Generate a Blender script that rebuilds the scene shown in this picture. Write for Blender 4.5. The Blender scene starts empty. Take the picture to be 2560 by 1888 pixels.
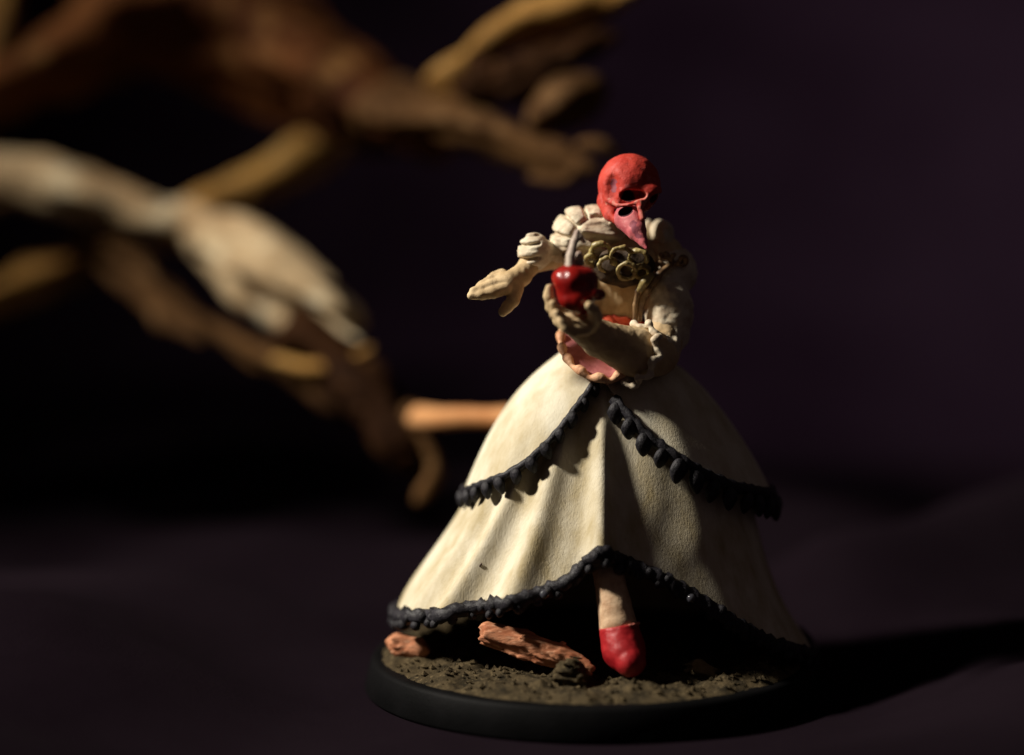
import bpy, math, random
import numpy as np
random.seed(7)
rng = np.random.default_rng(7)
S = 0.001                                   # everything below is laid out in millimetres
scene = bpy.context.scene
# ------------------------------------------------------------------ camera
PITCH = math.radians(7.0); DIST = 200.0; K = 0.03      # K: mm per photo pixel at the focus plane
TGT = np.array([0.0, 0.0, 23.7])
FWD = np.array([0.0, math.cos(PITCH), -math.sin(PITCH)])
RGT = np.array([1.0, 0.0, 0.0]); UPV = np.array([0.0, math.sin(PITCH), math.cos(PITCH)])
CAM = TGT - FWD*DIST
cd = bpy.data.cameras.new('camera'); cam = bpy.data.objects.new('camera', cd)
scene.collection.objects.link(cam); scene.camera = cam
cam.location = CAM*S; cam.rotation_euler = (math.pi/2 - PITCH, 0, 0)
cd.sensor_width = 36.0; cd.lens = 36.0*DIST/(2560*K)
cd.clip_start = 0.005; cd.clip_end = 20
cd.dof.use_dof = True; cd.dof.focus_distance = (DIST - 6.0)*S
cd.dof.aperture_fstop = cd.lens/9.5; cd.dof.aperture_blades = 0
# ------------------------------------------------------------------ world and lamps
w = bpy.data.worlds.new('World'); scene.world = w; w.use_nodes = True
bg = w.node_tree.nodes['Background']; bg.inputs[0].default_value = (0.66, 0.50, 0.52, 1); bg.inputs[1].default_value = 0.034
ld = bpy.data.lights.new('key_lamp', 'SPOT'); key = bpy.data.objects.new('key_lamp', ld); scene.collection.objects.link(key)
AIM = np.array([5.0, 0.0, 24.0])
KDIR = np.array([-0.77, -0.09, 0.62]); KDIR /= np.linalg.norm(KDIR)
key.location = (AIM + KDIR*330)*S
from mathutils import Vector
key.rotation_euler = Vector(-KDIR).to_track_quat('-Z', 'Y').to_euler()
ld.energy = 8.8; ld.color = (1.0, 0.925, 0.81); ld.shadow_soft_size = 0.019
ld.spot_size = math.radians(33); ld.spot_blend = 1.0
bd = bpy.data.lights.new('backdrop_fill', 'SPOT'); bl = bpy.data.objects.new('backdrop_fill', bd); scene.collection.objects.link(bl)  # added fill spot to brighten the backdrop, no visible source
bl.location = (.17, -.02, .23); bl.rotation_euler = Vector((-.085, .180, -.190)).to_track_quat('-Z', 'Y').to_euler()
bd.energy = 4.5; bd.color = (1.0, .80, .92); bd.shadow_soft_size = .02; bd.spot_size = math.radians(50); bd.spot_blend = 1.0
scene.view_settings.view_transform = 'Standard'; scene.view_settings.look = 'None'
scene.view_settings.exposure = 0.0; scene.view_settings.gamma = 1.0
scene.cycles.use_denoising = True

# ------------------------------------------------------------------ helpers: pixels to places
def W(px, py, Y=0.0):
    d = FWD*DIST + RGT*((px-1280)*K) + UPV*((944-py)*K)
    t = (Y - CAM[1])/d[1]
    return CAM + t*d
def PX(n, Y=0.0):                            # n photo pixels in mm at depth Y
    return n*K*(DIST+Y)/DIST
def proj(P):
    v = P - CAM; z = v @ FWD
    return 1280 + (v @ RGT)*DIST/z/K, 944 - (v @ UPV)*DIST/z/K

# ------------------------------------------------------------------ helpers: materials
def mat(name, c1, c2=None, nscale=600, rough=0.7, bump=0.0, bscale=6000, c3=None, spec=0.35, stretch=None, sheen=0.0, lo=0.35, hi=0.65, bdist=0.0001):
    m = bpy.data.materials.new(name); m.use_nodes = True
    nt = m.node_tree; N = nt.nodes; L = nt.links
    b = N['Principled BSDF']; b.inputs['Roughness'].default_value = rough
    b.inputs['Specular IOR Level'].default_value = spec
    if sheen: b.inputs['Sheen Weight'].default_value = sheen
    tc = N.new('ShaderNodeTexCoord'); src = tc.outputs['Object']
    if stretch:
        mp = N.new('ShaderNodeMapping'); mp.inputs['Scale'].default_value = stretch
        L.new(src, mp.inputs[0]); src = mp.outputs[0]
    if c2 is None: b.inputs['Base Color'].default_value = (*c1, 1)
    else:
        n = N.new('ShaderNodeTexNoise'); n.inputs['Scale'].default_value = nscale; n.inputs['Detail'].default_value = 6; n.inputs['Roughness'].default_value = 0.6
        L.new(src, n.inputs['Vector'])
        r = N.new('ShaderNodeValToRGB'); r.color_ramp.elements[0].position = lo; r.color_ramp.elements[1].position = hi
        r.color_ramp.elements[0].color = (*c1, 1); r.color_ramp.elements[1].color = (*c2, 1)
        L.new(n.outputs['Fac'], r.inputs[0]); out = r.outputs[0]
        if c3:
            n2 = N.new('ShaderNodeTexNoise'); n2.inputs['Scale'].default_value = nscale*4.3; n2.inputs['Detail'].default_value = 4
            L.new(src, n2.inputs['Vector'])
            r2 = N.new('ShaderNodeValToRGB'); r2.color_ramp.elements[0].position = 0.56; r2.color_ramp.elements[1].position = 0.74
            L.new(n2.outputs['Fac'], r2.inputs[0])
            mx = N.new('ShaderNodeMix'); mx.data_type = 'RGBA'
            L.new(r2.outputs[0], mx.inputs['Factor']); L.new(out, mx.inputs['A']); mx.inputs['B'].default_value = (*c3, 1)
            out = mx.outputs['Result']
        L.new(out, b.inputs['Base Color'])
    if bump:
        n = N.new('ShaderNodeTexNoise'); n.inputs['Scale'].default_value = bscale; n.inputs['Detail'].default_value = 5; n.inputs['Roughness'].default_value = 0.65
        L.new(src, n.inputs['Vector'])
        bp = N.new('ShaderNodeBump'); bp.inputs['Strength'].default_value = bump; bp.inputs['Distance'].default_value = bdist
        L.new(n.outputs['Fac'], bp.inputs['Height']); L.new(bp.outputs[0], b.inputs['Normal'])
    return m
M = {}
M['skirt'] = mat('cream_paint', (.40,.32,.17), (.66,.60,.46), 420, .75, .6, 7000, None, .25, lo=.32, hi=.62, stretch=(1,1,.35))
M['over'] = mat('ivory_paint', (.45,.37,.22), (.69,.64,.50), 360, .72, .5, 7000, None, .25, lo=.3, hi=.6, stretch=(1,1,.4))
M['bodice'] = mat('bodice_paint', (.44,.27,.12), (.62,.46,.26), 900, .7, .6, 4200, None, .3)
M['sleeve'] = mat('sleeve_paint', (.44,.32,.21), (.68,.60,.45), 900, .7, .5, 4200, None, .3, lo=.3, hi=.58)
M['skin'] = mat('skin_paint', (.48,.34,.18), (.64,.48,.28), 700, .65, .4, 4200, None, .3)
M['red'] = mat('red_skull_paint', (.42,.028,.018), (.58,.06,.038), 420, .62, .5, 6000, (.56,.11,.10), .3)
M['beak'] = mat('pink_beak_paint', (.42,.07,.09), (.58,.15,.16), 700, .6, .5, 4500, (.60,.22,.22), .35)
M['bonepink'] = mat('pink_bone_paint', (.46,.08,.065), (.58,.19,.14), 900, .6, .4, 5000, None, .35)
M['socket'] = mat('socket_shade', (.045,.006,.010), (.03,.005,.01), 900, .8, .2)  # dark tone standing in for shade inside the skull hollows
M['temple'] = mat('temple_paint', (.20,.045,.075), (.34,.075,.09), 900, .7, .3)
M['heart'] = mat('gloss_red', (.16,.004,.004), (.30,.010,.006), 600, .27, .2, 2600, None, .5)
M['tube'] = mat('grey_vessel', (.34,.24,.20), (.56,.47,.38), 1500, .5, .4, 5000)
M['redcloth'] = mat('red_sash', (.46,.035,.015), (.62,.10,.04), 900, .6, .5, 3500)
M['pink'] = mat('pink_cloth', (.30,.085,.085), (.44,.16,.15), 900, .65, .5, 4000)
M['orange'] = mat('orange_trim', (.52,.24,.12), (.72,.44,.26), 1200, .6, .5, 4000)
M['trim'] = mat('blue_black_trim', (.006,.0055,.0075), (.024,.022,.028), 1500, .5, .8, 3500, (.06,.054,.058), .3)
M['bead'] = mat('gloss_bead', (.05,.05,.06), None, rough=.06, spec=1.0)
M['gold'] = mat('gold_paint', (.13,.09,.025), (.40,.32,.13), 1300, .4, .4, 4000, None, .5)
M['bronze'] = mat('dull_gold', (.10,.05,.025), (.30,.19,.09), 1500, .45, .5, 4000, None, .5)
M['stocking'] = mat('stocking_paint', (.46,.28,.16), (.66,.47,.30), 1300, .7, .6, 4200)
M['shoe'] = mat('red_shoe', (.26,.006,.010), (.42,.022,.025), 1100, .4, .5, 3500)
M['base'] = mat('black_plastic', (.0022,.0022,.0024), (.004,.0038,.0042), 300, .6, .3, 3000, None, .06)
M['soil'] = mat('soil_grit', (.018,.014,.008), (.085,.062,.032), 900, .9, 1.0, 2600, (.14,.105,.055), .1)
M['bark'] = mat('bark_chip', (.30,.10,.045), (.58,.26,.14), 700, .75, .8, 2600, (.66,.38,.24), .15, stretch=(.5,2,2))
M['stone'] = mat('tan_stone', (.20,.14,.06), (.36,.27,.13), 700, .8, .8, 2600)
M['wood'] = mat('driftwood', (.12,.045,.009), (.40,.22,.06), 90, .75, .7, 700, (.44,.29,.12), .1, bdist=.0006)
M['darkwood'] = mat('dark_driftwood', (.010,.0032,.001), (.030,.011,.003), 90, .75, .7, 700, (.055,.024,.008), .05, bdist=.0006)
M['brownwood'] = mat('brown_driftwood', (.034,.014,.004), (.115,.056,.019), 90, .75, .8, 700, (.20,.11,.045), .08, bdist=.0006)
M['redwood'] = mat('red_brown_driftwood', (.035,.010,.003), (.14,.050,.014), 60, .75, .8, 700, (.24,.12,.04), .06, bdist=.0006)
M['palewood'] = mat('pale_driftwood', (.26,.145,.06), (.52,.41,.25), 70, .75, .7, 700, (.60,.52,.36), .1, bdist=.0006)
M['twig'] = mat('orange_twig', (.42,.17,.055), (.62,.33,.14), 160, .7, .5, 900, None, .25)
M['cloth'] = mat('dark_cloth', (.0050,.0026,.0046), (.0095,.0058,.0088), 22, .95, .5, 2600, None, .02)
M['backing'] = mat('dark_backing', (.02,.010,.005), (.07,.042,.02), 1500, .7, .6, 4000)
M['speck'] = mat('speck', (.05,.025,.015), None, rough=.8)

# ------------------------------------------------------------------ helpers: meshes
EMPTY_AT = {}
def thing(name, label, cat, loc, group=None):
    o = bpy.data.objects.new(name, None); scene.collection.objects.link(o)
    o.location = np.array(loc)*S; o['label'] = label; o['category'] = cat
    if group: o['group'] = group
    o.empty_display_size = .005
    EMPTY_AT[o] = np.array(loc, float)
    return o
def tag(o, label, cat=None, group=None, kind=None):
    if label: o['label'] = label
    if cat: o['category'] = cat
    if group: o['group'] = group
    if kind: o['kind'] = kind
    return o
def root_at(parent):
    p = parent
    while p is not None and p not in EMPTY_AT and p.parent is not None: p = p.parent
    return EMPTY_AT.get(p, np.zeros(3))
def mesh(name, V, F, m, smooth=True):
    me = bpy.data.meshes.new(name)
    V = np.asarray(V, float)*S
    me.from_pydata(V.tolist(), [], [list(map(int, f)) for f in F]); me.update()
    if smooth: me.polygons.foreach_set('use_smooth', [True]*len(me.polygons))
    me.materials.append(M[m]); return me
def obj(name, V, F, m, parent=None, origin=None, smooth=True):
    """V in world mm; the object's origin is the thing's base (or 'origin' for a top-level mesh)."""
    V = np.asarray(V, float)
    base = root_at(parent) if parent is not None else (np.zeros(3) if origin is None else np.asarray(origin, float))
    o = bpy.data.objects.new(name, mesh(name, V-base, F, m, smooth)); scene.collection.objects.link(o)
    if parent is not None: o.parent = parent
    else: o.location = base*S
    return o
def inst(name, me, parent, pos, rot, scale):
    o = bpy.data.objects.new(name, me); scene.collection.objects.link(o); o.parent = parent
    o.location = (np.asarray(pos)-root_at(parent))*S; o.rotation_euler = rot; o.scale = scale
    return o

# ---- implicit surfaces: naive surface nets on a numpy grid
CO = np.array([[i,j,k] for i in (0,1) for j in (0,1) for k in (0,1)])
ED = [(a,b) for a in range(8) for b in range(a+1,8) if np.abs(CO[a]-CO[b]).sum()==1]
def nets(fn, lo, hi, h):
    lo = np.asarray(lo, float); hi = np.asarray(hi, float)
    n = np.maximum(4, np.ceil((hi-lo)/h).astype(int)+1)
    ax = [lo[i]+h*np.arange(n[i]) for i in range(3)]
    X, Y, Z = np.meshgrid(*ax, indexing='ij')
    D = fn(X, Y, Z)
    sg = D < 0
    c = np.zeros(n-1, int)
    for o in CO: c += sg[o[0]:n[0]-1+o[0], o[1]:n[1]-1+o[1], o[2]:n[2]-1+o[2]]
    act = (c > 0) & (c < 8)
    I = np.argwhere(act); idx = -np.ones(n-1, int); idx[act] = np.arange(len(I))
    vals = np.stack([D[I[:,0]+o[0], I[:,1]+o[1], I[:,2]+o[2]] for o in CO], 1)
    acc = np.zeros((len(I),3)); cnt = np.zeros(len(I))
    for a, b in ED:
        fa, fb = vals[:,a], vals[:,b]; m = (fa<0) != (fb<0)
        t = np.where(m, fa/np.where(m, fa-fb, 1), 0)
        acc += np.where(m[:,None], CO[a]+t[:,None]*(CO[b]-CO[a]), 0); cnt += m
    V = lo + h*(I + acc/cnt[:,None])
    Fs = []
    for d in range(3):
        u, v = (d+1)%3, (d+2)%3
        sl0 = [slice(None)]*3; sl1 = [slice(None)]*3
        sl0[d] = slice(0, n[d]-1); sl1[d] = slice(1, n[d])
        cross = sg[tuple(sl0)] != sg[tuple(sl1)]
        E = np.argwhere(cross)
        E = E[(E[:,u]>0)&(E[:,v]>0)&(E[:,u]<n[u]-1)&(E[:,v]<n[v]-1)]
        ins = sg[tuple(E.T)]
        q = []
        for du, dv in ((-1,-1),(0,-1),(0,0),(-1,0)):
            e = E.copy(); e[:,u] += du; e[:,v] += dv; q.append(idx[tuple(e.T)])
        q = np.stack(q, 1); q[~ins] = q[~ins][:, ::-1]
        Fs.append(q)
    F = np.concatenate(Fs); F = F[(F>=0).all(1)]
    return V, F
def smin(a, b, k):
    h = np.clip(.5+.5*(b-a)/k, 0, 1); return b*(1-h)+a*h - k*h*(1-h)
def smax(a, b, k): return -smin(-a, -b, k)
def ell(P, c, r, R=None):
    q = [P[i]-c[i] for i in range(3)]
    if R is not None: q = [R[i][0]*q[0]+R[i][1]*q[1]+R[i][2]*q[2] for i in range(3)]
    k0 = np.sqrt(sum((q[i]/r[i])**2 for i in range(3)))
    k1 = np.sqrt(sum((q[i]/r[i]**2)**2 for i in range(3)))+1e-9
    return k0*(k0-1)/k1
def cone(P, a, b, ra, rb):
    a = np.asarray(a, float); b = np.asarray(b, float); d = b-a; l = d@d + 1e-12
    t = np.clip(((P[0]-a[0])*d[0]+(P[1]-a[1])*d[1]+(P[2]-a[2])*d[2])/l, 0, 1)
    return np.sqrt((P[0]-a[0]-t*d[0])**2+(P[1]-a[1]-t*d[1])**2+(P[2]-a[2]-t*d[2])**2) - (ra+(rb-ra)*t)
def chain(P, pts, rad, k):
    d = None
    for i in range(len(pts)-1):
        c = cone(P, pts[i], pts[i+1], rad[i], rad[i+1]); d = c if d is None else smin(d, c, k)
    return d
_lat = rng.random((64,64,64))
def noise(X, Y, Z, s):
    X, Y, Z = X*s+100.3, Y*s+57.1, Z*s+31.7
    i, j, k = np.floor(X).astype(int), np.floor(Y).astype(int), np.floor(Z).astype(int)
    f = [X-i, Y-j, Z-k]; f = [t*t*(3-2*t) for t in f]; r = 0
    for a in (0,1):
        for b in (0,1):
            for c in (0,1):
                r = r + _lat[(i+a)&63,(j+b)&63,(k+c)&63]*(f[0] if a else 1-f[0])*(f[1] if b else 1-f[1])*(f[2] if c else 1-f[2])
    return r-.5
def box_of(pts, pad):
    p = np.array(pts); return p.min(0)-pad, p.max(0)+pad
CUTN = np.array([.10, -.72, -.68]); CUTN /= np.linalg.norm(CUTN)
def chain_cut(P, pts, rad, k, cut):
    d = None; best = None; qn = None
    for i in range(len(pts)-1):
        a, b = pts[i], pts[i+1]; v = b-a; l = v@v+1e-12
        t = np.clip(((P[0]-a[0])*v[0]+(P[1]-a[1])*v[1]+(P[2]-a[2])*v[2])/l, 0, 1)
        q = [P[j]-a[j]-t*v[j] for j in range(3)]; r = rad[i]+(rad[i+1]-rad[i])*t
        c = np.sqrt(q[0]**2+q[1]**2+q[2]**2)-r; h = q[0]*CUTN[0]+q[1]*CUTN[1]+q[2]*CUTN[2]-cut*r
        if d is None: d, best, qn = c, c, h
        else: qn = np.where(c < best, h, qn); best = np.minimum(best, c); d = smin(d, c, k)
    return d, qn
def rod(name, pts, rad, m, parent, h=.08, k=.1, nz=0, ns=2.0, closed=False):
    """A smooth tube through points, grown as one implicit surface."""
    pts = [np.asarray(p, float) for p in pts]; rad = list(rad) if hasattr(rad, '__len__') else [rad]*len(pts)
    lo, hi = box_of(pts, max(rad)+.3+nz*2)
    def fn(X, Y, Z):
        d = chain((X,Y,Z), pts, rad, k)
        if nz: d = d + nz*2*noise(X,Y,Z,ns)
        return d
    V, F = nets(fn, lo, hi, h)
    return obj(name, V, F, m, parent)
def spline(pts, n):
    pts = np.array(pts, float); d = np.r_[0, np.cumsum(np.linalg.norm(np.diff(pts, axis=0), axis=1))]
    t = np.linspace(0, d[-1], n); m = len(pts)
    out = []
    for tt in t:
        i = min(max(np.searchsorted(d, tt)-1, 0), m-2); u = (tt-d[i])/(d[i+1]-d[i])
        p0, p1, p2, p3 = pts[max(i-1,0)], pts[i], pts[i+1], pts[min(i+2,m-1)]
        out.append(.5*((2*p1)+(-p0+p2)*u+(2*p0-5*p1+4*p2-p3)*u*u+(-p0+3*p1-3*p2+p3)*u**3))
    return np.array(out)
def blob_mesh(name, m, nu=10, nv=6, drop=0.0):
    """Unit lump, about 100 triangles; drop > 0 draws its lower end to a point."""
    V = [(0,0,1)]; F = []
    for j in range(1, nv):
        a = math.pi*j/nv
        for i in range(nu):
            b = 2*math.pi*i/nu; r = math.sin(a)*(1-drop*max(0, -math.cos(a)))
            V.append((r*math.cos(b)*(1+.06*math.sin(3*b+j)), r*math.sin(b), math.cos(a)*(1+.2*drop*(math.cos(a)<0))))
    V.append((0,0,-1-.2*drop)); e = len(V)-1
    for i in range(nu):
        F.append((0, 1+i, 1+(i+1)%nu)); F.append((e, 1+(nv-2)*nu+(i+1)%nu, 1+(nv-2)*nu+i))
        for j in range(nv-2):
            a, b = 1+j*nu, 1+(j+1)*nu; F.append((a+i, b+i, b+(i+1)%nu, a+(i+1)%nu))
    return mesh(name, np.array(V), F, m)

# ------------------------------------------------------------------ the setting: one dark cloth, lying and rising behind
def cloth():
    nx, ny = 150, 170
    u = np.linspace(-230, 230, nx); s = np.linspace(-150, 420, ny)
    U, T = np.meshgrid(u, s, indexing='ij')
    R0 = 60.; Y0 = 110.                       # where the sheet turns up
    a = np.clip((T-Y0)/R0, 0, math.pi/2*.93)
    Y = np.where(T < Y0, T, Y0 + R0*np.sin(a) + np.maximum(0, (T-Y0)/R0-math.pi/2*.93)*R0*math.cos(math.pi/2*.93))
    Z = np.where(T < Y0, 0, R0*(1-np.cos(a)) + np.maximum(0, (T-Y0)/R0-math.pi/2*.93)*R0*math.sin(math.pi/2*.93))
    flat = 1-np.exp(-np.maximum(0, np.hypot(U-6, T)-19)**2/160.)
    w1 = noise(U+18*noise(U,T,0*U,.02)*2, T*1.7, 0*U, .028)*14 + noise(U*.6+T*.8, T-U*.5, 0*U+9, .06)*6 + noise(U,T,0*U+4,.15)*1.6
    w1 = np.maximum(w1+4, 0)*np.where(U < 0, 1.25, 1.0)
    # a long soft fold swinging round behind the figure on the right
    fold = 7*np.exp(-(((T-22)-(U-20)*.62)/9.0)**2)*(U > 12)*np.clip((U-12)/14, 0, 1)
    dsp = (w1*.8 + fold)*flat
    ca = np.where(T < Y0, 0, a)
    V = np.stack([U, Y-dsp*np.sin(ca), Z+dsp*np.cos(ca)], -1).reshape(-1,3)
    F = [(i*ny+j, (i+1)*ny+j, (i+1)*ny+j+1, i*ny+j+1) for i in range(nx-1) for j in range(ny-1)]
    o = obj('ground_cloth', V, F, 'cloth')
    tag(o, 'dark purple black cloth lying under and rising behind everything', kind='structure')
cloth()

# ------------------------------------------------------------------ base and what lies on it
BC = W(1482, 1640, 0); BC[2] = 0; BR = 16.6; BH = 2.6
def lathe(prof, n, c):
    V = []; F = []
    for r, z in prof:
        for i in range(n): a = 2*math.pi*i/n; V.append((c[0]+r*math.cos(a), c[1]+r*math.sin(a), c[2]+z))
    for j in range(len(prof)-1):
        for i in range(n): F.append((j*n+i, j*n+(i+1)%n, (j+1)*n+(i+1)%n, (j+1)*n+i))
    F.append(list(range(n))[::-1]); F.append([(len(prof)-1)*n+i for i in range(n)])
    return V, F
base = thing('display_base', 'round black miniature base covered with brown grit', 'base', BC)
V, F = lathe([(BR+.6,.02),(BR+.7,.25),(BR+.25,BH-.35),(BR+.1,BH-.12),(BR-.2,BH-.03),(BR-.8,BH-.02)], 96, BC)
obj('rim', V, F, 'base', base)
def soil_fn(X, Y):
    r = np.hypot(X-BC[0], Y-BC[1])
    e = np.clip((BR-.5-r)/1.6, 0, 1)
    return BH - .15 + (.25 + .55*(noise(X,Y,0*X,.35)+.5) + .95*noise(X,Y,0*X+3,.9) + .5*np.abs(noise(X,Y,0*X+8,2.4)))*e**.6
n = 130; g = np.linspace(-BR+.4, BR-.4, n); GX, GY = np.meshgrid(g, g, indexing='ij')
rr = np.hypot(GX, GY); ok = rr < BR-.35
V = np.stack([GX+BC[0], GY+BC[1], soil_fn(GX+BC[0], GY+BC[1])], -1).reshape(-1,3)
F = [(i*n+j,(i+1)*n+j,(i+1)*n+j+1,i*n+j+1) for i in range(n-1) for j in range(n-1) if ok[i,j] and ok[i+1,j] and ok[i,j+1] and ok[i+1,j+1]]
obj('soil', V, F, 'soil', base)
# loose grit, uncountable: one joined part
gm = np.array([(1,0,0),(-1,0,0),(0,1,0),(0,-1,0),(0,0,1),(0,0,-1)], float); gf = [(0,2,4),(2,1,4),(1,3,4),(3,0,4),(2,0,5),(1,2,5),(3,1,5),(0,3,5)]
GV, GF = [], []
for _ in range(1500):
    a = rng.random()*2*math.pi; r = (BR-.9)*math.sqrt(rng.random()); x, y = BC[0]+r*math.cos(a), BC[1]+r*math.sin(a)
    s = .10+.26*rng.random()**2; q = gm*s*(.6+.8*rng.random((6,1))); b = rng.random()*6
    q = np.stack([q[:,0]*math.cos(b)-q[:,1]*math.sin(b), q[:,0]*math.sin(b)+q[:,1]*math.cos(b), q[:,2]*.8], -1)
    z = float(soil_fn(np.array(x), np.array(y))); o0 = len(GV)
    GV += (q+np.array([x,y,z+s*.3])).tolist(); GF += [tuple(i+o0 for i in f) for f in gf]
tag(obj('grit', GV, GF, 'soil', base, smooth=False), 'loose brown grit stuck on the base', kind='stuff')

def chip(name, label, cat, pts, rad, m, flat=1.0, nz=.25, ns=1.4, group=None):
    lo, hi = box_of(pts, max(rad)+1.2)
    def fn(X, Y, Z):
        zc = lo[2]+max(rad)+.6
        d = chain((X, Y, Z), pts, rad, .2)
        zr = Z + (X-pts[0][0])*(pts[0][2]-pts[-1][2])/(abs(pts[-1][0]-pts[0][0])+1e-6)
        d = d + nz*2*noise(X*.35, Y*1.6, zr*1.6, ns) + nz*.8*noise(X*.8, Y*3, zr*3, ns*1.6)
        return d
    V, F = nets(fn, lo, hi, .12)
    c = np.array(pts).mean(0); c[2] = V[:,2].min()
    tag(obj(name, V, F, m, None, c), label, cat, group)
chip('bark_chip', 'long splintered orange bark chip lying under the hem beside the red shoe', 'bark', [W(1222,1585,-8.5), W(1310,1612,-9), W(1400,1638,-10), W(1478,1672,-11)], [.75,1.0,.8,.3], 'bark')
chip('bark_chip', 'short blunt orange bark chip at the edge of the base under the drooping hem', 'bark', [W(995,1615,-3), W(1045,1620,-3.5)], [.85,.75], 'bark')
chip('stone', 'small tan stone lying on the shaded side of the base', 'stone', [W(1745,1676,-8), W(1790,1690,-8)], [.8,.5], 'stone', nz=.35, ns=2.0)
chip('stone', 'knobbly brown stone at the tip of the long bark chip beside the shoe', 'stone', [W(1402,1682,-11.5), W(1428,1676,-11.5), W(1450,1690,-11.8)], [.6,.8,.6], 'soil', nz=.4, ns=2.2)

# ------------------------------------------------------------------ the figurine
FO = W(1500, 1640, 0); FO[2] = BH
fig = thing('figurine', 'painted miniature of a red bird skulled lady in a wide cream gown', 'figurine', FO)

# --- skirts: radius tables by photo row (distance in px from the axis column 1505)
AX = 1505
uL = [(850,40),(880,85),(940,155),(1010,212),(1100,262),(1190,308),(1270,350),(1340,393),(1410,445),(1490,503),(1530,522),(1640,540)]
uR = [(850,40),(880,90),(930,160),(1010,235),(1090,290),(1160,330),(1290,385),(1400,415),(1490,452),(1570,502),(1640,550)]
oL = [(850,50),(880,102),(940,175),(1010,236),(1100,288),(1190,328),(1240,348),(1640,520)]
oR = [(850,60),(880,140),(930,215),(1010,288),(1090,345),(1160,388),(1240,432),(1640,560)]
def ztab(tab):
    zs = np.array([W(AX, p, 0)[2] for p, _ in tab])[::-1]; rs = np.array([PX(r) for _, r in tab])[::-1]
    return lambda z: np.interp(z, zs, rs)
def smooth_tab(f):
    return lambda z: (f(z-.7)+2*f(z)+f(z+.7)+f(z-1.2)+f(z+1.2))/6
ULf, URf, OLf, ORf = [smooth_tab(ztab(t)) for t in (uL,uR,oL,oR)]
XA = W(AX, 900, 0)[0]; ZW = W(AX, 862, 0)[2]
FOLD_U = [(-.03,.085,1.9),(-.50,.10,1.25),(-.86,.08,1.3),(-1.15,.10,.8),(.78,.20,.55),(1.05,.12,.6),(1.3,.15,.6),(1.8,.2,1),(2.4,.2,1),(3.0,.2,1),(-1.8,.2,1),(-2.4,.2,1),(-2.9,.2,.9)]
FOLD_O = [(-.95,.12,.45),(-1.35,.10,.35),(-.68,.09,.25),(.62,.12,.55),(1.05,.11,.45),(1.4,.1,.3),(1.9,.2,.5),(2.5,.2,.5),(-1.9,.2,.5),(-2.5,.2,.5),(3.1,.2,.4)]
def folds(th, z, tab, z0, span):
    t = np.clip((ZW-z-z0)/span, 0, 1.2); r = 0
    for c, wd, am in tab:
        d = np.angle(np.exp(1j*(th-c*(.80+.2*t))))
        r = r + am*np.exp(-(d/wd)**2)
    return r*t - .28*t
def skirt_pt(th, z, Lf, Rf, tab, z0=1., span=16., off=0.):
    th = np.asarray(th, float); z = np.asarray(z, float)
    a = np.where(np.sin(th) < 0, Lf(z), Rf(z)); b = .80*(Lf(z)+Rf(z))/2
    f = folds(th, z, tab, z0, span) + off + .25*noise(np.cos(th)*6, np.sin(th)*6, z*.5, .8)*np.clip((ZW-z)/6, 0, 1)
    side = np.abs(np.sin(th))**6          # keep the outline itself where the table puts it
    f = f*(1-.75*side)
    x = XA + (a+f)*np.sin(th); y = -(b+f)*np.cos(th)
    return np.stack([x, y, z+0*th], -1)
def hem_at(th, curve, fn, z_back):
    """Height at which the skirt at angle th meets the hem line seen in front; the back hangs evenly."""
    zs = np.linspace(ZW-.05, BH+.6, 500)
    P = fn(np.full(500, th), zs)
    v = P-CAM; zz = v@FWD; px = 1280+(v@RGT)*DIST/zz/K; py = 944-(v@UPV)*DIST/zz/K
    cy = np.interp(px, [c[0] for c in curve], [c[1] for c in curve])
    hit = np.argmax(py >= cy)
    return zs[hit] if (py >= cy).any() else z_back
def build_skirt(name, fn, curve, z_back, m, nth=300, nz=90, edge=1.45, ztop=ZW, zlow=None):
    ths = np.linspace(-math.pi, math.pi, nth+1)
    hz = []
    front = {s: hem_at(s*edge, curve, fn, z_back) for s in (-1,1)}
    for t in ths:
        if abs(t) <= edge: hz.append(hem_at(t, curve, fn, z_back))
        else:
            s = 1 if t > 0 else -1; u = (abs(t)-edge)/(math.pi-edge); u = u*u*(3-2*u)
            hz.append(front[s]*(1-u)+z_back*u)
    hz = np.array(hz); hz = np.minimum(hz, ztop-.15)
    for _ in range(2): hz = np.r_[hz[0], (hz[:-2]+2*hz[1:-1]+hz[2:])/4, hz[-1]]
    TH, T = np.meshgrid(ths, np.linspace(0,1,nz), indexing='ij')
    Z = ztop + (hz[:,None]-ztop)*T
    V = fn(TH, Z).reshape(-1,3)
    F = [(i*nz+j, i*nz+j+1, (i+1)*nz+j+1, (i+1)*nz+j) for i in range(nth) for j in range(nz-1)]
    o = obj(name, V, F, m, fig)
    sm = o.modifiers.new('thick', 'SOLIDIFY'); sm.thickness = .32*S; sm.offset = -1
    wd = o.modifiers.new('weld', 'WELD'); wd.merge_threshold = .00001
    o.modifiers.move(1, 0)
    E = fn(ths, hz)
    return o, ths, E
under_fn = lambda th, z: skirt_pt(th, z, ULf, URf, FOLD_U)
over_fn = lambda th, z: skirt_pt(th, z, OLf, ORf, FOLD_O, off=.35)
hem_u = [(960,1528),(1060,1528),(1110,1524),(1160,1508),(1260,1496),(1340,1474),(1405,1448),(1450,1410),(1480,1378),(1500,1366),(1530,1378),(1570,1395),(1640,1422),(1720,1468),(1790,1512),(1870,1566),(1930,1596),(2030,1628),(2100,1640)]
hem_o = [(1150,1232),(1190,1212),(1270,1180),(1320,1148),(1370,1100),(1400,1064),(1440,1012),(1475,964),(1500,930),(1520,960),(1545,1000),(1580,1042),(1620,1085),(1690,1136),(1760,1180),(1840,1214),(1930,1232),(2000,1236)]
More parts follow.
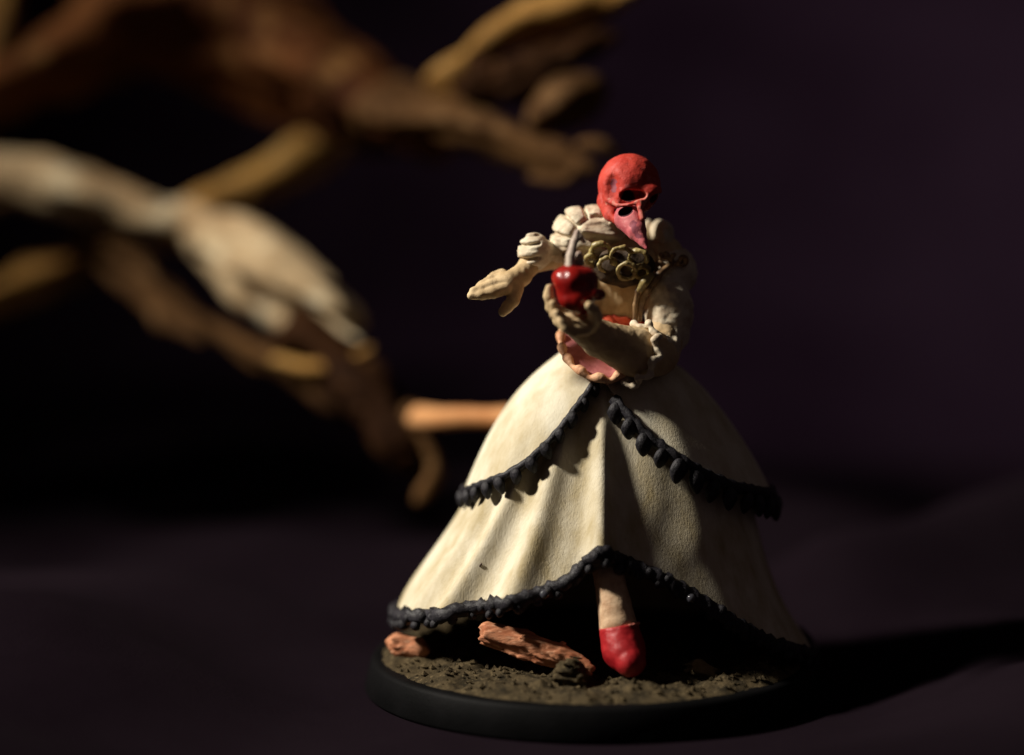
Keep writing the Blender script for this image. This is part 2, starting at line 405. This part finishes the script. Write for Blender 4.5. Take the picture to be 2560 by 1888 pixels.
us, uth, uE = build_skirt('underskirt', under_fn, hem_u, BH+.9, 'skirt')
os_, oth, oE = build_skirt('overskirt', over_fn, hem_o, W(AX,1290,0)[2], 'over', nz=70)

def resample(P, step):
    d = np.r_[0, np.cumsum(np.linalg.norm(np.diff(P, axis=0), axis=1))]
    n = max(2, int(d[-1]/step)); t = np.linspace(0, d[-1], n)
    return np.stack([np.interp(t, d, P[:,i]) for i in range(3)], -1)
def ribbon(name, P, wid, thk, drop, m, parent, nseg=10, jit=.12):
    """A lumpy flattened band swept along P (world mm), its section hanging down by 'drop'."""
    V, F = [], []
    n = len(P); c = P.mean(0)
    for i in range(n):
        t = P[min(i+1,n-1)]-P[max(i-1,0)]; t /= np.linalg.norm(t)+1e-9
        out = P[i]-np.array([c[0], 0, P[i][2]]); out[2] = 0; out -= t*(out@t); out /= np.linalg.norm(out)+1e-9
        dn = np.cross(t, out); dn = dn if dn[2] < 0 else -dn
        for j in range(nseg):
            a = 2*math.pi*j/nseg; lump = 1+jit*math.sin(i*1.9+j)+jit*rng.normal()*.7
            V.append(P[i]+dn*(drop+wid*math.cos(a)*lump)+out*(thk*math.sin(a)*lump+.12))
    s = 1 if np.cross(P[1]-P[0], [0,0,-1])@(P[0]-[c[0],0,0]) > 0 else -1
    for i in range(n-1):
        for j in range(nseg):
            f = (i*nseg+j, i*nseg+(j+1)%nseg, (i+1)*nseg+(j+1)%nseg, (i+1)*nseg+j); F.append(f if s > 0 else f[::-1])
    F.append(list(range(nseg))); F.append([(n-1)*nseg+j for j in range(nseg)])
    return obj(name, V, F, m, parent)
scal = blob_mesh('scallop', 'trim', 12, 8, .35); knob = blob_mesh('bead', 'trim', 9, 6, 0)
def run(E, ths, a0, a1): return E[(ths >= a0) & (ths <= a1)]
# overskirt: two lapped edges with hanging scallops, and the same trim round the back
for a0, a1, big in ((-math.pi, -.12, 1.0), (.10, math.pi, 1.5)):
    P = resample(run(oE, oth, a0, a1), .32)
    ribbon('trim_band', P, .29*big, .28, .12, 'trim', os_)
    Q = resample(run(oE, oth, a0, a1), 1.36*big**.15)
    for i, p in enumerate(Q):
        out = p-np.array([XA,0,p[2]]); out /= np.linalg.norm(out)
        k = (.9+.25*rng.random())*big**.8
        pos = p + out*(.30+.1*rng.random()) + np.array([0,0,-.78*big])
        inst('scallop', scal, os_, pos, (rng.normal()*.12+.15*-out[1], rng.normal()*.2+.15*out[0], math.atan2(out[0], -out[1])), (.47*k, .36*k, .62*k))
# underskirt hem
P = resample(uE, .32)
ribbon('trim_band', P, .54, .38, .38, 'trim', us, jit=.22)
for i, p in enumerate(resample(uE, .74)):
    if p[1] > 6 : continue
    out = p-np.array([XA,0,p[2]]); out /= np.linalg.norm(out); k = .8+.45*rng.random()
    inst('bead', knob, us, p+out*.32+np.array([0,0,-.32-.55*(i%2)-.2*rng.random()]), (rng.normal()*.3, rng.normal()*.3, rng.random()*3), (.42*k,.36*k,.42*k))
gl = blob_mesh('gloss_bead', 'bead', 14, 10)
def on_hem(px):
    q = np.array([proj(p)[0]-px + (1e3 if p[1] > 0 else 0) for p in uE]); return uE[np.argmin(np.abs(q))]
for px in (1368, 1725): inst('gloss_bead', gl, us, on_hem(px)+np.array([-.1,-.62,-.5]), (0,0,0), (.36,.36,.36))
# a stray dark fleck on the underskirt
thf = np.linspace(-1.2,0,200); zf = W(1203,1411,-7)[2]; cand = under_fn(thf, np.full(200, zf)); j = np.argmin([abs(proj(p)[0]-1203) for p in cand])
fl = blob_mesh('fleck', 'speck', 8, 5); inst('fleck', fl, us, cand[j]+np.array([-.03,-.05,0]), (0,.6,0), (.07,.06,.17))

# --- leg and shoe
leg = rod('leg', [W(1505,1390,-7.6), W(1524,1450,-8.8), W(1545,1562,-9.8), W(1553,1590,-10.0)], [1.0,1.12,1.35,1.25], 'stocking', fig, h=.09, nz=.03)
def shoe_fn(X, Y, Z):
    P = (X,Y,Z)
    d = chain(P, [W(1549,1580,-10.0), W(1560,1625,-10.6), W(1576,1654,-11.6)], [1.46,1.48,1.12], .5)
    t = W(1546,1563,-9.8); d = smax(d, (Z-t[2])-.18*(X-t[0])+.15*(Y-t[1]), .12)
    return d + .06*noise(X,Y,Z,2.5)
lo, hi = box_of([W(1545,1560,-9.5), W(1585,1665,-11.6)], 2.0)
sh = obj('shoe', *nets(shoe_fn, lo, hi, .09), 'shoe', fig)
ring = [W(1549,1566,-9.85)+np.array([1.38*math.cos(a), 1.3*math.sin(a), .24*math.cos(a)-.2*math.sin(a)]) for a in np.linspace(0,2*math.pi,25)]
rod('shoe_edge', ring, .10, 'bonepink', sh, h=.07)

# --- body: torso, neck, both arms and hands as one skin surface
def body_fn(X, Y, Z):
    P = (X,Y,Z)
    d = ell(P, W(1548,660,0), (PX(92),2.1,PX(105)))
    d = smin(d, ell(P, W(1530,760,-.2), (PX(72),1.8,PX(95))), .6)
    d = smin(d, ell(P, W(1512,860,0), (PX(70),1.8,PX(60))), .5)
    d = smin(d, cone(P, W(1560,610,.6), W(1570,540,-.4), 1.15, .9), .4)
    # image-left arm, reaching out
    d = smin(d, chain(P, [W(1470,610,0), W(1385,640,-.8), W(1330,655,-2.0), W(1302,690,-3.2)], [1.2,.95,.85,.72], .25), .3)
    h = chain(P, [W(1302,690,-3.2), W(1272,706,-3.9)], [.80,.82], .2)
    h = smin(h, ell(P, W(1262,708,-3.9), (1.05,.85,.78)), .2)
    fing = [([W(1262,722,-4.6), W(1232,730,-5.0), W(1203,737,-5.2), W(1178,739,-5.2)], [.50,.46,.40,.30]),
            ([W(1258,708,-4.2), W(1226,714,-4.6), W(1203,722,-4.9), W(1183,727,-5.1)], [.48,.44,.36,.26]),
            ([W(1256,696,-3.6), W(1228,700,-4.0), W(1208,712,-4.4), W(1193,720,-4.6)], [.46,.40,.34,.25]),
            ([W(1256,686,-2.9), W(1236,692,-3.2), W(1220,704,-3.6), W(1208,713,-3.8)], [.42,.36,.30,.22])]
    for p, r in fing: h = smin(h, chain(P, p, r, .06), .10)
    h = smin(h, chain(P, [W(1288,722,-4.0), W(1282,752,-4.6), W(1268,768,-4.8), W(1257,780,-4.9)], [.62,.50,.42,.34], .08), .2)
    d = smin(d, h, .2)
    # image-right arm: down, then folded across the waist
    d = smin(d, chain(P, [W(1660,640,0), W(1675,760,-1.6), W(1650,880,-3.6)], [1.5,1.5,1.5], .3), .4)
    f = chain(P, [W(1640,885,-4.2), W(1585,880,-5.6), W(1500,848,-7.6), W(1445,812,-8.6)], [1.7,1.8,1.32,1.05], .3)
    f = smin(f, ell(P, W(1430,795,-8.7), (1.45,1.25,1.0)), .4)
    cup = [([W(1455,800,-8.0), W(1405,798,-8.6), W(1380,768,-9.2), W(1373,740,-9.5), W(1373,720,-9.6)], [.62,.52,.46,.40,.30]),
           ([W(1458,808,-9.0), W(1412,806,-10.0), W(1388,785,-10.7), W(1381,760,-10.9)], [.56,.48,.40,.30]),
           ([W(1460,815,-9.8), W(1420,818,-10.8), W(1397,803,-11.4), W(1390,783,-11.5)], [.52,.46,.38,.28]),
           ([W(1464,824,-10.2), W(1432,829,-11.2), W(1410,820,-11.8), W(1401,803,-11.8)], [.46,.40,.34,.26]),
           ([W(1478,815,-9.2), W(1490,792,-10.4), W(1484,774,-11.2), W(1472,764,-11.6)], [.58,.50,.42,.32])]
    for p, r in cup: f = smin(f, chain(P, p, r, .06), .10)
    d = smin(d, f, .25)
    return d + .07*noise(X,Y,Z,1.8) + .06*noise(X,Y,Z,4.2)
body = obj('body', *nets(body_fn, W(1150,920,3)-[0,15.5,0], [W(1760,600,0)[0], 3.2, W(1500,500,0)[2]], .10), 'skin', fig)

# --- bodice over the torso
def bodice_fn(X, Y, Z):
    P = (X,Y,Z)
    d = ell(P, W(1550,672,-.2), (PX(104),2.55,PX(100)))
    d = smin(d, ell(P, W(1532,765,-.4), (PX(76),2.05,PX(95))), .6)
    top = W(1550,618,-1)
    d = smax(d, Z-top[2]-.25*(X-top[0])*0 , .25)
    # boning lines down the front
    for x0 in (1500,1535,1568): 
        xl = W(x0,720,-2)[0] + (Z-W(x0,720,-2)[2])*.06
        d = d + .04*np.exp(-((X-xl)/.12)**2)
    return d + .22*noise(X,Y,Z,1.3)
bod = obj('bodice', *nets(bodice_fn, W(1420,860,3)-[0,6.5,0], [W(1680,860,0)[0],3.2,W(1500,590,0)[2]], .09), 'bodice', fig)

# --- red sash round the waist, with creases
def sash_fn(X, Y, Z):
    c = W(1530,808,-.2); q = (X-c[0])/PX(78); r = (Y-c[1])/2.35
    rad = np.hypot(q, r); zz = Z-c[2]+.22*(X-c[0]) + .12*np.sin(X*5)
    d = np.hypot((rad-1)*2.1, np.maximum(np.abs(zz)-.45, 0)) - .36
    return d*.8 + .09*np.sin(zz*9+X*2) + .10*noise(X,Y,Z,2)
obj('sash', *nets(sash_fn, W(1430,870,2)-[0,6,0], [W(1640,870,0)[0],3.5,W(1500,750,0)[2]], .08), 'redcloth', fig)

# --- pink peplum: a flared cup from the waist to a scalloped orange edge
fr = [(1402,838,-1.5),(1404,868,-3.0),(1420,900,-4.6),(1450,928,-5.6),(1490,946,-6.0),(1530,948,-6.0),(1562,930,-5.6),(1590,900,-4.6),(1600,870,-2.5),(1590,845,.5),(1540,828,2.6),(1480,820,2.6),(1425,822,1.0)]
RIM = np.array([W(*q) for q in fr]); RIMc = spline(np.vstack([RIM, RIM[:1]]), 97)[:-1]
TOPc = []
cw = W(1518,826,-.2)
for p in RIMc:
    v = p-cw; v[2] = 0; v /= np.linalg.norm(v); TOPc.append(cw+np.array([v[0]*2.1, v[1]*2.0, -.25*v[0]*1.2]))
TOPc = np.array(TOPc); nr = 12; V = []
for j in range(nr):
    t = j/(nr-1); bulge = math.sin(math.pi*t)*.35
    for i in range(96):
        p = TOPc[i]*(1-t)+RIMc[i]*t; v = p-cw; v[2] = 0; v /= np.linalg.norm(v)+1e-9
        V.append(p + v*(-bulge+.12*t*math.sin(i*.8))+np.array([0,0,-bulge*.3]))
F = [(j*96+i, (j+1)*96+i, (j+1)*96+(i+1)%96, j*96+(i+1)%96) for j in range(nr-1) for i in range(96)]
pep = obj('peplum', V, F, 'pink', fig); sm = pep.modifiers.new('thick','SOLIDIFY'); sm.thickness = .25*S
pl = [RIMc[i]+np.array([0,-.05,.10*math.sin(i*1.05)]) for i in range(96)]; pl.append(pl[0])
rod('scalloped_edge', pl, [.27+.10*math.sin(i*1.05) for i in range(97)], 'orange', pep, h=.09, k=.08, nz=.03)

# --- puffed sleeve, shoulder and elbow (image left)
PC = W(1452,596,-.6)
def puff_fn(X, Y, Z):
    P = (X,Y,Z)
    g = W(1492,604,-.6); dx, dz = X-g[0], Z-g[2]
    r = np.hypot(dx, dz)/PX(1); ang = np.degrees(np.arctan2(dz, dx))
    d = ell(P, PC, (PX(76),2.25,PX(80)))
    d = smin(d, ell(P, W(1505,575,-.3), (PX(66),2.2,PX(62))), .5)
    roll = np.exp(-((r-62)/7.)**2)*((ang > 60)|(ang < -130))
    d = d + .20*roll*(Y < PC[1]+.5)
    for s in (80,112,140,168,-162,-138):
        da = np.angle(np.exp(1j*np.radians(ang-s)))
        d = d + .34*np.exp(-(da/.045)**2)*np.clip((r-60)/12, 0, 1)
        da = np.angle(np.exp(1j*np.radians(ang-s-14)))
        d = d - .05*np.exp(-(da/.13)**2)*np.clip((r-60)/12, 0, 1)
    # gathered pleats running from the roll to the neckline
    pz = Z-PC[2]+.25*(X-PC[0])
    d = d + .22*np.sin(pz*5.0+.5)*np.clip((62-r)/14, 0, 1)*np.exp(-((pz-.3)/2.2)**2)
    return d*.8 + .12*noise(X,Y,Z,1.5) + .10*noise(X*.5,Y,Z*1.6,3.2)
slv = obj('shoulder_puff', *nets(puff_fn, PC-[3.6,3.4,3.4], PC+[4.4,3.4,3.6], .075), 'sleeve', fig)
EC = W(1336,630,-2.2)
def epuff_fn(X, Y, Z):
    P = (X,Y,Z)
    d = ell(P, EC, (PX(42),1.35,PX(46)))
    d = smin(d, cone(P, EC, W(1395,632,-1.0), .70, .95), .35)
    zz = Z-EC[2]; xw = np.clip(1-((X-EC[0]+.35)/.85)**4, 0, 1)
    for s, am in ((.62,.34),(-.40,.46),(1.15,.12),(-1.1,.15)):
        d = d + am*np.exp(-((zz-s+.10*np.sin(X*2))/.12)**2)*xw
        d = d - .08*np.exp(-((zz-s-.3)/.2)**2)*xw
    return d*.8 + .08*noise(X,Y,Z,2) + .08*noise(X*.6,Y,Z*1.6,3.6)
obj('elbow_puff', *nets(epuff_fn, EC-[1.9,1.9,1.9], EC+[3.2,2.4,1.9], .07), 'sleeve', fig)

# --- sleeve over the folded arm (image right) with a crinkled cuff
def slv2_fn(X, Y, Z):
    P = (X,Y,Z)
    d = ell(P, W(1672,790,-2.2), (PX(60),1.9,PX(105)))
    d = smin(d, ell(P, W(1680,680,-.3), (PX(62),2.1,PX(62))), .6)
    d = smin(d, ell(P, W(1650,870,-3.8), (PX(50),1.9,PX(45))), .4)
    zz = Z-W(1672,790,0)[2]
    return d + .07*np.sin(zz*3+X*2.2)*np.clip(-zz/2+.2, 0, 1) + .20*noise(X,Y,Z,1.1) + .13*noise(X,Y,Z,2.7)
c = W(1670,770,-1.5)
obj('folded_sleeve', *nets(slv2_fn, c-[3.0,4.6,4.6], c+[3.0,3.4,5.2], .09), 'sleeve', fig)
cuff = []
cc = W(1592,885,-5.4); n = 64
fa = W(1445,812,-8.6)-W(1640,885,-4.2); fa /= np.linalg.norm(fa)
e1 = np.array([0,-1.,0])-fa*(fa@np.array([0,-1.,0])); e1 /= np.linalg.norm(e1); e2 = np.cross(fa, e1)
for i in range(n+1):
    a = 2*math.pi*i/n; rr_ = 2.22+.16*math.sin(a*9)+.08*math.sin(a*5+1)
    cuff.append(cc + (e1*math.cos(a)+e2*math.sin(a))*rr_ + fa*(.30*math.sin(a*9+1.3)+.1*math.sin(a*17)))
rod('ruffle_cuff', cuff, [.24+.06*math.sin(i*1.7) for i in range(n+1)], 'sleeve', fig, h=.075, k=.08, nz=.04)

# --- collar ruffle behind the skull (image right) and gold work
def collar_fn(X, Y, Z):
    c = W(1590,598,.4); q = (X-c[0])/PX(72); r = (Y-c[1])/2.5
    a = np.arctan2(r, q); zz = Z-c[2]-.45*np.cos(a-.3)*1.0
    d = np.hypot((np.hypot(q,r)-1)*2.3, zz*.8) - .62 - .16*np.sin(a*13)
    d = smax(d, -(Y-c[1]+.2+.9*(X-c[0]-PX(30))*0)+np.clip(-(X-c[0]-PX(38)),-9,0)*2.0, .3)
    return d*.7 + .1*noise(X,Y,Z,1.6)
col = obj('ruffled_collar', *nets(collar_fn, W(1590,598,.4)-[3.2,3.6,2.2], W(1590,598,.4)+[3.4,3.6,2.4], .085), 'sleeve', fig)
tor = [(1502,630,24,-3.3),(1518,662,20,-3.7),(1553,642,26,-4.0),(1567,678,22,-4.0),(1595,646,22,-3.9),(1478,648,13,-2.9),(1604,680,17,-3.7)]
for x, y, r, Y in tor:
    c = W(x,y,Y); R = PX(r); t0 = rng.random()*.5-.25; s0 = rng.random()*.4
    ring = [c+np.array([R*math.cos(a), -.35*math.sin(a)+t0*math.cos(a), R*.9*math.sin(a)]) for a in np.linspace(s0, s0+2*math.pi, 20)]
    rod('gold_ring', ring[:rng.integers(15,21)], [PX(6)*(.7+.5*rng.random()) for _ in range(20)], 'gold', fig, h=.07, k=.04, nz=.07, ns=3)
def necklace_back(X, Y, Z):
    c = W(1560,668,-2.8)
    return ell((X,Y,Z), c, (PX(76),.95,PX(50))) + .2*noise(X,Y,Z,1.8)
obj('ring_backing', *nets(necklace_back, W(1560,668,-2.8)-[2.9,1.6,2.1], W(1560,668,-2.8)+[2.9,1.6,2.1], .1), 'backing', fig)  # dark brown lump behind the gold rings
rod('gold_strap', [W(1600,724,-3.9), W(1612,704,-4.0), W(1630,688,-3.8)], [.26,.34,.22], 'gold', fig, h=.07, nz=.04)
rod('gold_strap', [W(1586,800,-3.2), W(1588,762,-3.5), W(1594,728,-3.7), W(1604,708,-3.7)], [.15,.18,.2,.18], 'bronze', fig, h=.07, nz=.04)
rod('gold_strap', [W(1600,800,-3.0), W(1604,755,-3.4), W(1620,722,-3.6), W(1648,685,-3.2), W(1672,665,-2.8)], [.16,.22,.28,.26,.2], 'bronze', fig, h=.07, nz=.05)
for x, y, r in ((1648,668,10),(1668,655,11),(1690,648,12),(1706,652,10),(1660,640,8)):
    c = W(x,y,-2.6); a0 = rng.random()*6
    rod('gold_curl', [c+PX(r)*np.array([math.cos(a), -.4*math.sin(a), math.sin(a)]) for a in np.linspace(a0, a0+4.6, 12)], .17, 'bronze', fig, h=.07)

# --- bird skull
SC = W(1573,463,-1.6)
def sp(px, py, Y): return W(px, py, Y)
def skull_fn(X, Y, Z):
    P = (X,Y,Z)
    d = ell(P, SC, (PX(77),2.45,PX(77)))
    d = smin(d, ell(P, sp(1550,505,-1.5), (PX(46),1.6,PX(30))), .5)
    d = smin(d, ell(P, sp(1622,478,-3.0), (PX(32),1.0,PX(24))), .4)       # brow over the far eye
    d = smin(d, chain(P, [sp(1612,492,-3.8), sp(1600,520,-4.4), sp(1606,545,-4.7)], [.30,.22,.22], .1), .40)   # bridge
    d = smin(d, chain(P, [sp(1518,500,-2.9), sp(1545,514,-3.7), sp(1572,513,-4.2), sp(1600,503,-4.3)], [.17,.15,.15,.18], .08), .30)  # cheek bar
    d = smin(d, chain(P, [sp(1516,505,-1.8), sp(1528,535,-2.6), sp(1542,548,-3.2)], [.7,.55,.4], .2), .3)   # jaw hinge
    d = smax(d, -ell(P, sp(1528,466,-4.05), (PX(20),1.0,PX(32))), .5)                   # temple hollow
    d = smax(d, -smin(ell(P, sp(1571,489,-3.9), (PX(21),1.75,PX(14))), ell(P, sp(1596,486,-4.0), (PX(17),1.3,PX(9)), [[.97,0,-.2],[0,1,0],[.2,0,.97]]), .2), .16)                 # near eye
    d = smax(d, -ell(P, sp(1604,486,-4.3), (PX(13),.6,PX(9))), .15)
    d = smax(d, -ell(P, sp(1645,500,-3.4), (PX(20),1.5,PX(16))), .15)                  # far eye
    d = smax(d, -ell(P, sp(1560,528,-3.9), (PX(30),1.3,PX(9.5)), [[.95,0,.3],[0,1,0],[-.3,0,.95]]), .2)                  # hollow under the cheek
    return d + .06*noise(X,Y,Z,2.2) + .03*noise(X,Y,Z,5)
sk = obj('skull', *nets(skull_fn, SC-[3.1,3.9,3.6], SC+[3.2,3.2,3.0], .06), 'red', fig)
# eyes and cheek hollow coloured near-black as recess shade, mauve in the temple, pink on bones (one material each, by where on the skull they lie)
me = sk.data; me.materials.append(M['socket']); me.materials.append(M['temple']); me.materials.append(M['bonepink'])
co = np.zeros(len(me.vertices)*3); me.vertices.foreach_get('co', co); co = co.reshape(-1,3)/S + FO
pc = np.array([co[list(p.vertices)].mean(0) for p in me.polygons]); Pp = (pc[:,0],pc[:,1],pc[:,2]); mi = np.zeros(len(pc), int)
jit = .10*noise(pc[:,0],pc[:,1],pc[:,2],4)
mi[chain(Pp, [sp(1518,500,-2.9), sp(1545,514,-3.7), sp(1572,513,-4.2), sp(1600,503,-4.3)], [.17,.15,.15,.18], .08)+jit*4 < .03] = 3
mi[chain(Pp, [sp(1612,492,-3.8), sp(1600,520,-4.4), sp(1606,545,-4.7)], [.36,.28,.28], .1)+jit*3 < .02] = 3
mi[ell(Pp, sp(1533,465,-4.0), (PX(13),1.1,PX(22)))+jit*3 < .02] = 2
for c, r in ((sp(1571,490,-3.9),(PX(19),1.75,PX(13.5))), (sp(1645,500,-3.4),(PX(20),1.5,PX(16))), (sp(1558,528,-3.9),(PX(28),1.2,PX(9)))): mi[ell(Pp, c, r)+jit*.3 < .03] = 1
me.polygons.foreach_set('material_index', mi.tolist())
def beak_fn(X, Y, Z):
    P = (X,Y,Z)
    d = chain(P, [sp(1574,545,-3.4), sp(1592,578,-4.5), sp(1608,606,-5.2), sp(1616,620,-5.5)], [1.16,.72,.32,.14], .1)
    d = smax(d, -ell(P, sp(1564,529,-4.0), (PX(17),1.5,PX(9)), [[.93,0,.37],[0,1,0],[-.37,0,.93]]), .2)
    d = smax(d, -ell(P, sp(1590,575,-5.8), (PX(5),.45,PX(22)), [[.9,0,.43],[0,1,0],[-.43,0,.9]]), .2)
    return d + .05*noise(X,Y,Z,2.4)
bk = obj('beak', *nets(beak_fn, W(1590,585,-4.4)-[2.2,2.2,1.9], W(1590,560,-4.4)+[1.9,2.2,1.9], .06), 'beak', sk)

me = bk.data; me.materials.append(M['temple']); me.materials.append(M['socket'])
co = np.zeros(len(me.vertices)*3); me.vertices.foreach_get('co', co); co = co.reshape(-1,3)/S + FO
pc = np.array([co[list(p.vertices)].mean(0) for p in me.polygons])
mi = (ell((pc[:,0],pc[:,1],pc[:,2]), sp(1588,572,-5.4), (PX(9),.8,PX(24)), [[.9,0,.43],[0,1,0],[-.43,0,.9]]) + .5*noise(pc[:,0],pc[:,1],pc[:,2],3.5) < .0).astype(int)
mi[ell((pc[:,0],pc[:,1],pc[:,2]), sp(1564,529,-4.0), (PX(17),1.5,PX(9)), [[.93,0,.37],[0,1,0],[-.37,0,.93]]) < .06] = 2  # shade of the carved hollow put into its colour
me.polygons.foreach_set('material_index', mi.tolist())

# ------------------------------------------------------------------ the heart held in the hand
HC = W(1435,712,-10.0)
heart = thing('heart', 'glossy dark red heart with grey vessels held up in the cupped hand', 'heart', HC-np.array([0,0,2.0]))
def heart_fn(X, Y, Z):
    P = (X,Y,Z)
    d = ell(P, W(1428,702,-10.0), (PX(45),1.45,PX(40)))
    d = smin(d, ell(P, W(1460,705,-9.8), (PX(34),1.25,PX(38))), .3)
    d = smin(d, ell(P, W(1440,742,-10.2), (PX(44),1.25,PX(36))), .5)
    d = smin(d, ell(P, W(1455,765,-10.0), (PX(22),.9,PX(20))), .5)
    return d + .18*noise(X,Y,Z,1.0) + .08*noise(X,Y,Z,2.6)
hb = obj('muscle', *nets(heart_fn, HC-[2.3,2.2,2.6], HC+[2.4,2.2,2.0], .07), 'heart', heart)
rod('vessel', [W(1424,676,-10.2), W(1427,640,-10.0), W(1436,605,-9.6), W(1444,580,-9.2)], [.42,.34,.27,.22], 'tube', heart, h=.07, nz=.03)
rod('vessel', [W(1442,680,-9.6), W(1446,655,-9.4), W(1446,640,-9.2)], [.45,.38,.32], 'tube', heart, h=.07, nz=.03)
rod('vessel', [W(1436,605,-9.6), W(1450,592,-9.3), W(1459,604,-9.0)], [.24,.22,.18], 'tube', heart, h=.07, nz=.03)
rod('vessel', [W(1470,730,-10.8), W(1484,733,-11.0)], [.36,.34], 'heart', heart, h=.07)
rod('vessel', [W(1480,735,-9.6), W(1499,737,-9.4)], [.5,.42], 'heart', heart, h=.07)

# ------------------------------------------------------------------ driftwood behind
DW = thing('driftwood', 'twisted pale and brown driftwood root branching behind the figurine', 'driftwood', W(-120, 1500, 70)*np.array([1,1,0]))
def branch(name, spec, m, k=.12, nz=1.0, ns=.16, h=.55, cut=None):
    pts = [W(a,b,Y) for a,b,Y,r in spec]; rad = [PX(r,Y) for a,b,Y,r in spec]
    if len(pts) > 2:
        q = spline(np.array([np.r_[p, r] for p, r in zip(pts, rad)]), len(pts)*4); pts = list(q[:,:3]); rad = list(np.maximum(q[:,3], .3))
    lo, hi = box_of(pts, max(rad)+2*nz+1)
    ax = pts[-1]-pts[0]; ax /= np.linalg.norm(ax)
    sd = np.cross(ax, [0,1,0]); sd /= np.linalg.norm(sd)+1e-9; u2 = np.cross(ax, sd)
    def fn(X, Y, Z):
        if cut is None: d = chain((X,Y,Z), pts, rad, k)
        else:
            d, qn = chain_cut((X,Y,Z), pts, rad, k, cut)
            d = smax(d, qn + nz*.8*noise(X,Y,Z,ns*1.6), .5)
        a = X*ax[0]+Y*ax[1]+Z*ax[2]; b = X*sd[0]+Y*sd[1]+Z*sd[2]; c = X*u2[0]+Y*u2[1]+Z*u2[2]
        return d + nz*1.6*noise(a*.35, b, c, ns*1.6) + nz*.9*noise(a*.3, b, c, ns*5) + nz*1.5*(.25-np.abs(noise(a*.22+b*.1, b, c, ns*2.6)))*1.2
    V, F = nets(fn, lo, hi, h)
    return obj(name, V, F, m, DW)
branch('trunk', [(-160,330,62,95),(0,252,60,84),(160,165,60,98),(320,80,62,130),(460,70,63,150),(620,125,62,155),(800,215,58,145),(950,290,52,115),(1060,325,46,92)], 'redwood', nz=.9, cut=.35)
branch('branch', [(980,285,48,90),(1110,320,42,85),(1230,355,38,75),(1340,385,34,62),(1420,415,32,38),(1470,420,31,20)], 'brownwood', nz=1.2, h=.45, cut=.35)
branch('splinter', [(1330,440,33,12),(1380,450,32,12),(1420,448,31,12),(1440,425,31,12)], 'brownwood', nz=.2, h=.3)
branch('splinter', [(1450,365,33,16),(1500,362,32,16),(1540,385,32,12)], 'brownwood', nz=.3, h=.3)
branch('knot', [(1360,300,36,40),(1420,265,36,62),(1468,240,36,50)], 'brownwood', nz=1.0, h=.45, cut=.5)
branch('branch', [(1095,205,44,46),(1180,150,42,48),(1290,80,40,62),(1420,35,40,58),(1560,-20,40,48),(1680,-70,40,40)], 'wood', nz=1.2, h=.45, cut=.45)
branch('knot', [(1190,235,41,45),(1290,190,39,60),(1380,145,38,60),(1480,105,38,48)], 'darkwood', nz=1.6, ns=.3, h=.45)
branch('branch', [(-260,420,60,110),(-60,440,58,92),(90,462,56,84),(250,512,54,70),(400,556,52,58),(470,565,51,50)], 'palewood', nz=1.2, cut=.7)
branch('branch', [(430,575,53,50),(560,515,56,58),(690,435,60,56),(830,365,64,58),(930,330,66,50)], 'wood', cut=.5)
branch('branch', [(480,560,52,60),(580,650,48,100),(680,730,44,105),(770,775,42,92),(850,815,40,66),(905,850,39,36)], 'palewood', nz=1.5, cut=.45)
branch('splinter', [(690,900,40,22),(780,915,38,22),(860,905,37,20),(925,875,36,16)], 'wood', nz=.4, h=.35)
branch('splinter', [(700,800,43,30),(740,840,41,24),(800,855,40,14)], 'palewood', nz=.4, h=.35)
branch('splinter', [(800,770,41,36),(860,830,39,20),(930,862,37,10)], 'palewood', nz=.4, h=.35)
branch('branch', [(230,560,56,66),(360,720,52,66),(520,840,46,62),(680,925,42,50),(800,990,40,40),(890,1045,39,20)], 'brownwood', nz=1.3, cut=.3)
branch('branch', [(760,880,41,90),(870,960,38,90),(960,1050,35,70),(1010,1130,33,60),(1030,1200,32,40)], 'darkwood', nz=1.2, cut=.2)
branch('twig', [(1046,1044,30,25),(1090,1043,27,25),(1150,1042,24,24),(1260,1046,21,25),(1360,1052,18,24)], 'twig', nz=.25, h=.3)
branch('branch', [(1030,1035,31,28),(1064,1100,30,22),(1086,1150,30,22),(1088,1185,30,24),(1064,1232,30,22),(1050,1250,30,12)], 'brownwood', nz=.7, h=.35)
branch('branch', [(-160,830,56,74),(0,765,58,74),(130,705,60,66),(250,650,60,60)], 'wood', cut=.3)
branch('branch', [(30,-180,66,40),(18,-40,66,44),(0,90,65,44),(-40,200,64,50)], 'wood')
# out of the frame: the root's foot, standing on the cloth
branch('branch', [(-150,380,61,100),(-210,700,62,120),(-190,1000,64,130),(-150,1300,66,150)], 'darkwood', nz=1.5, h=.8)
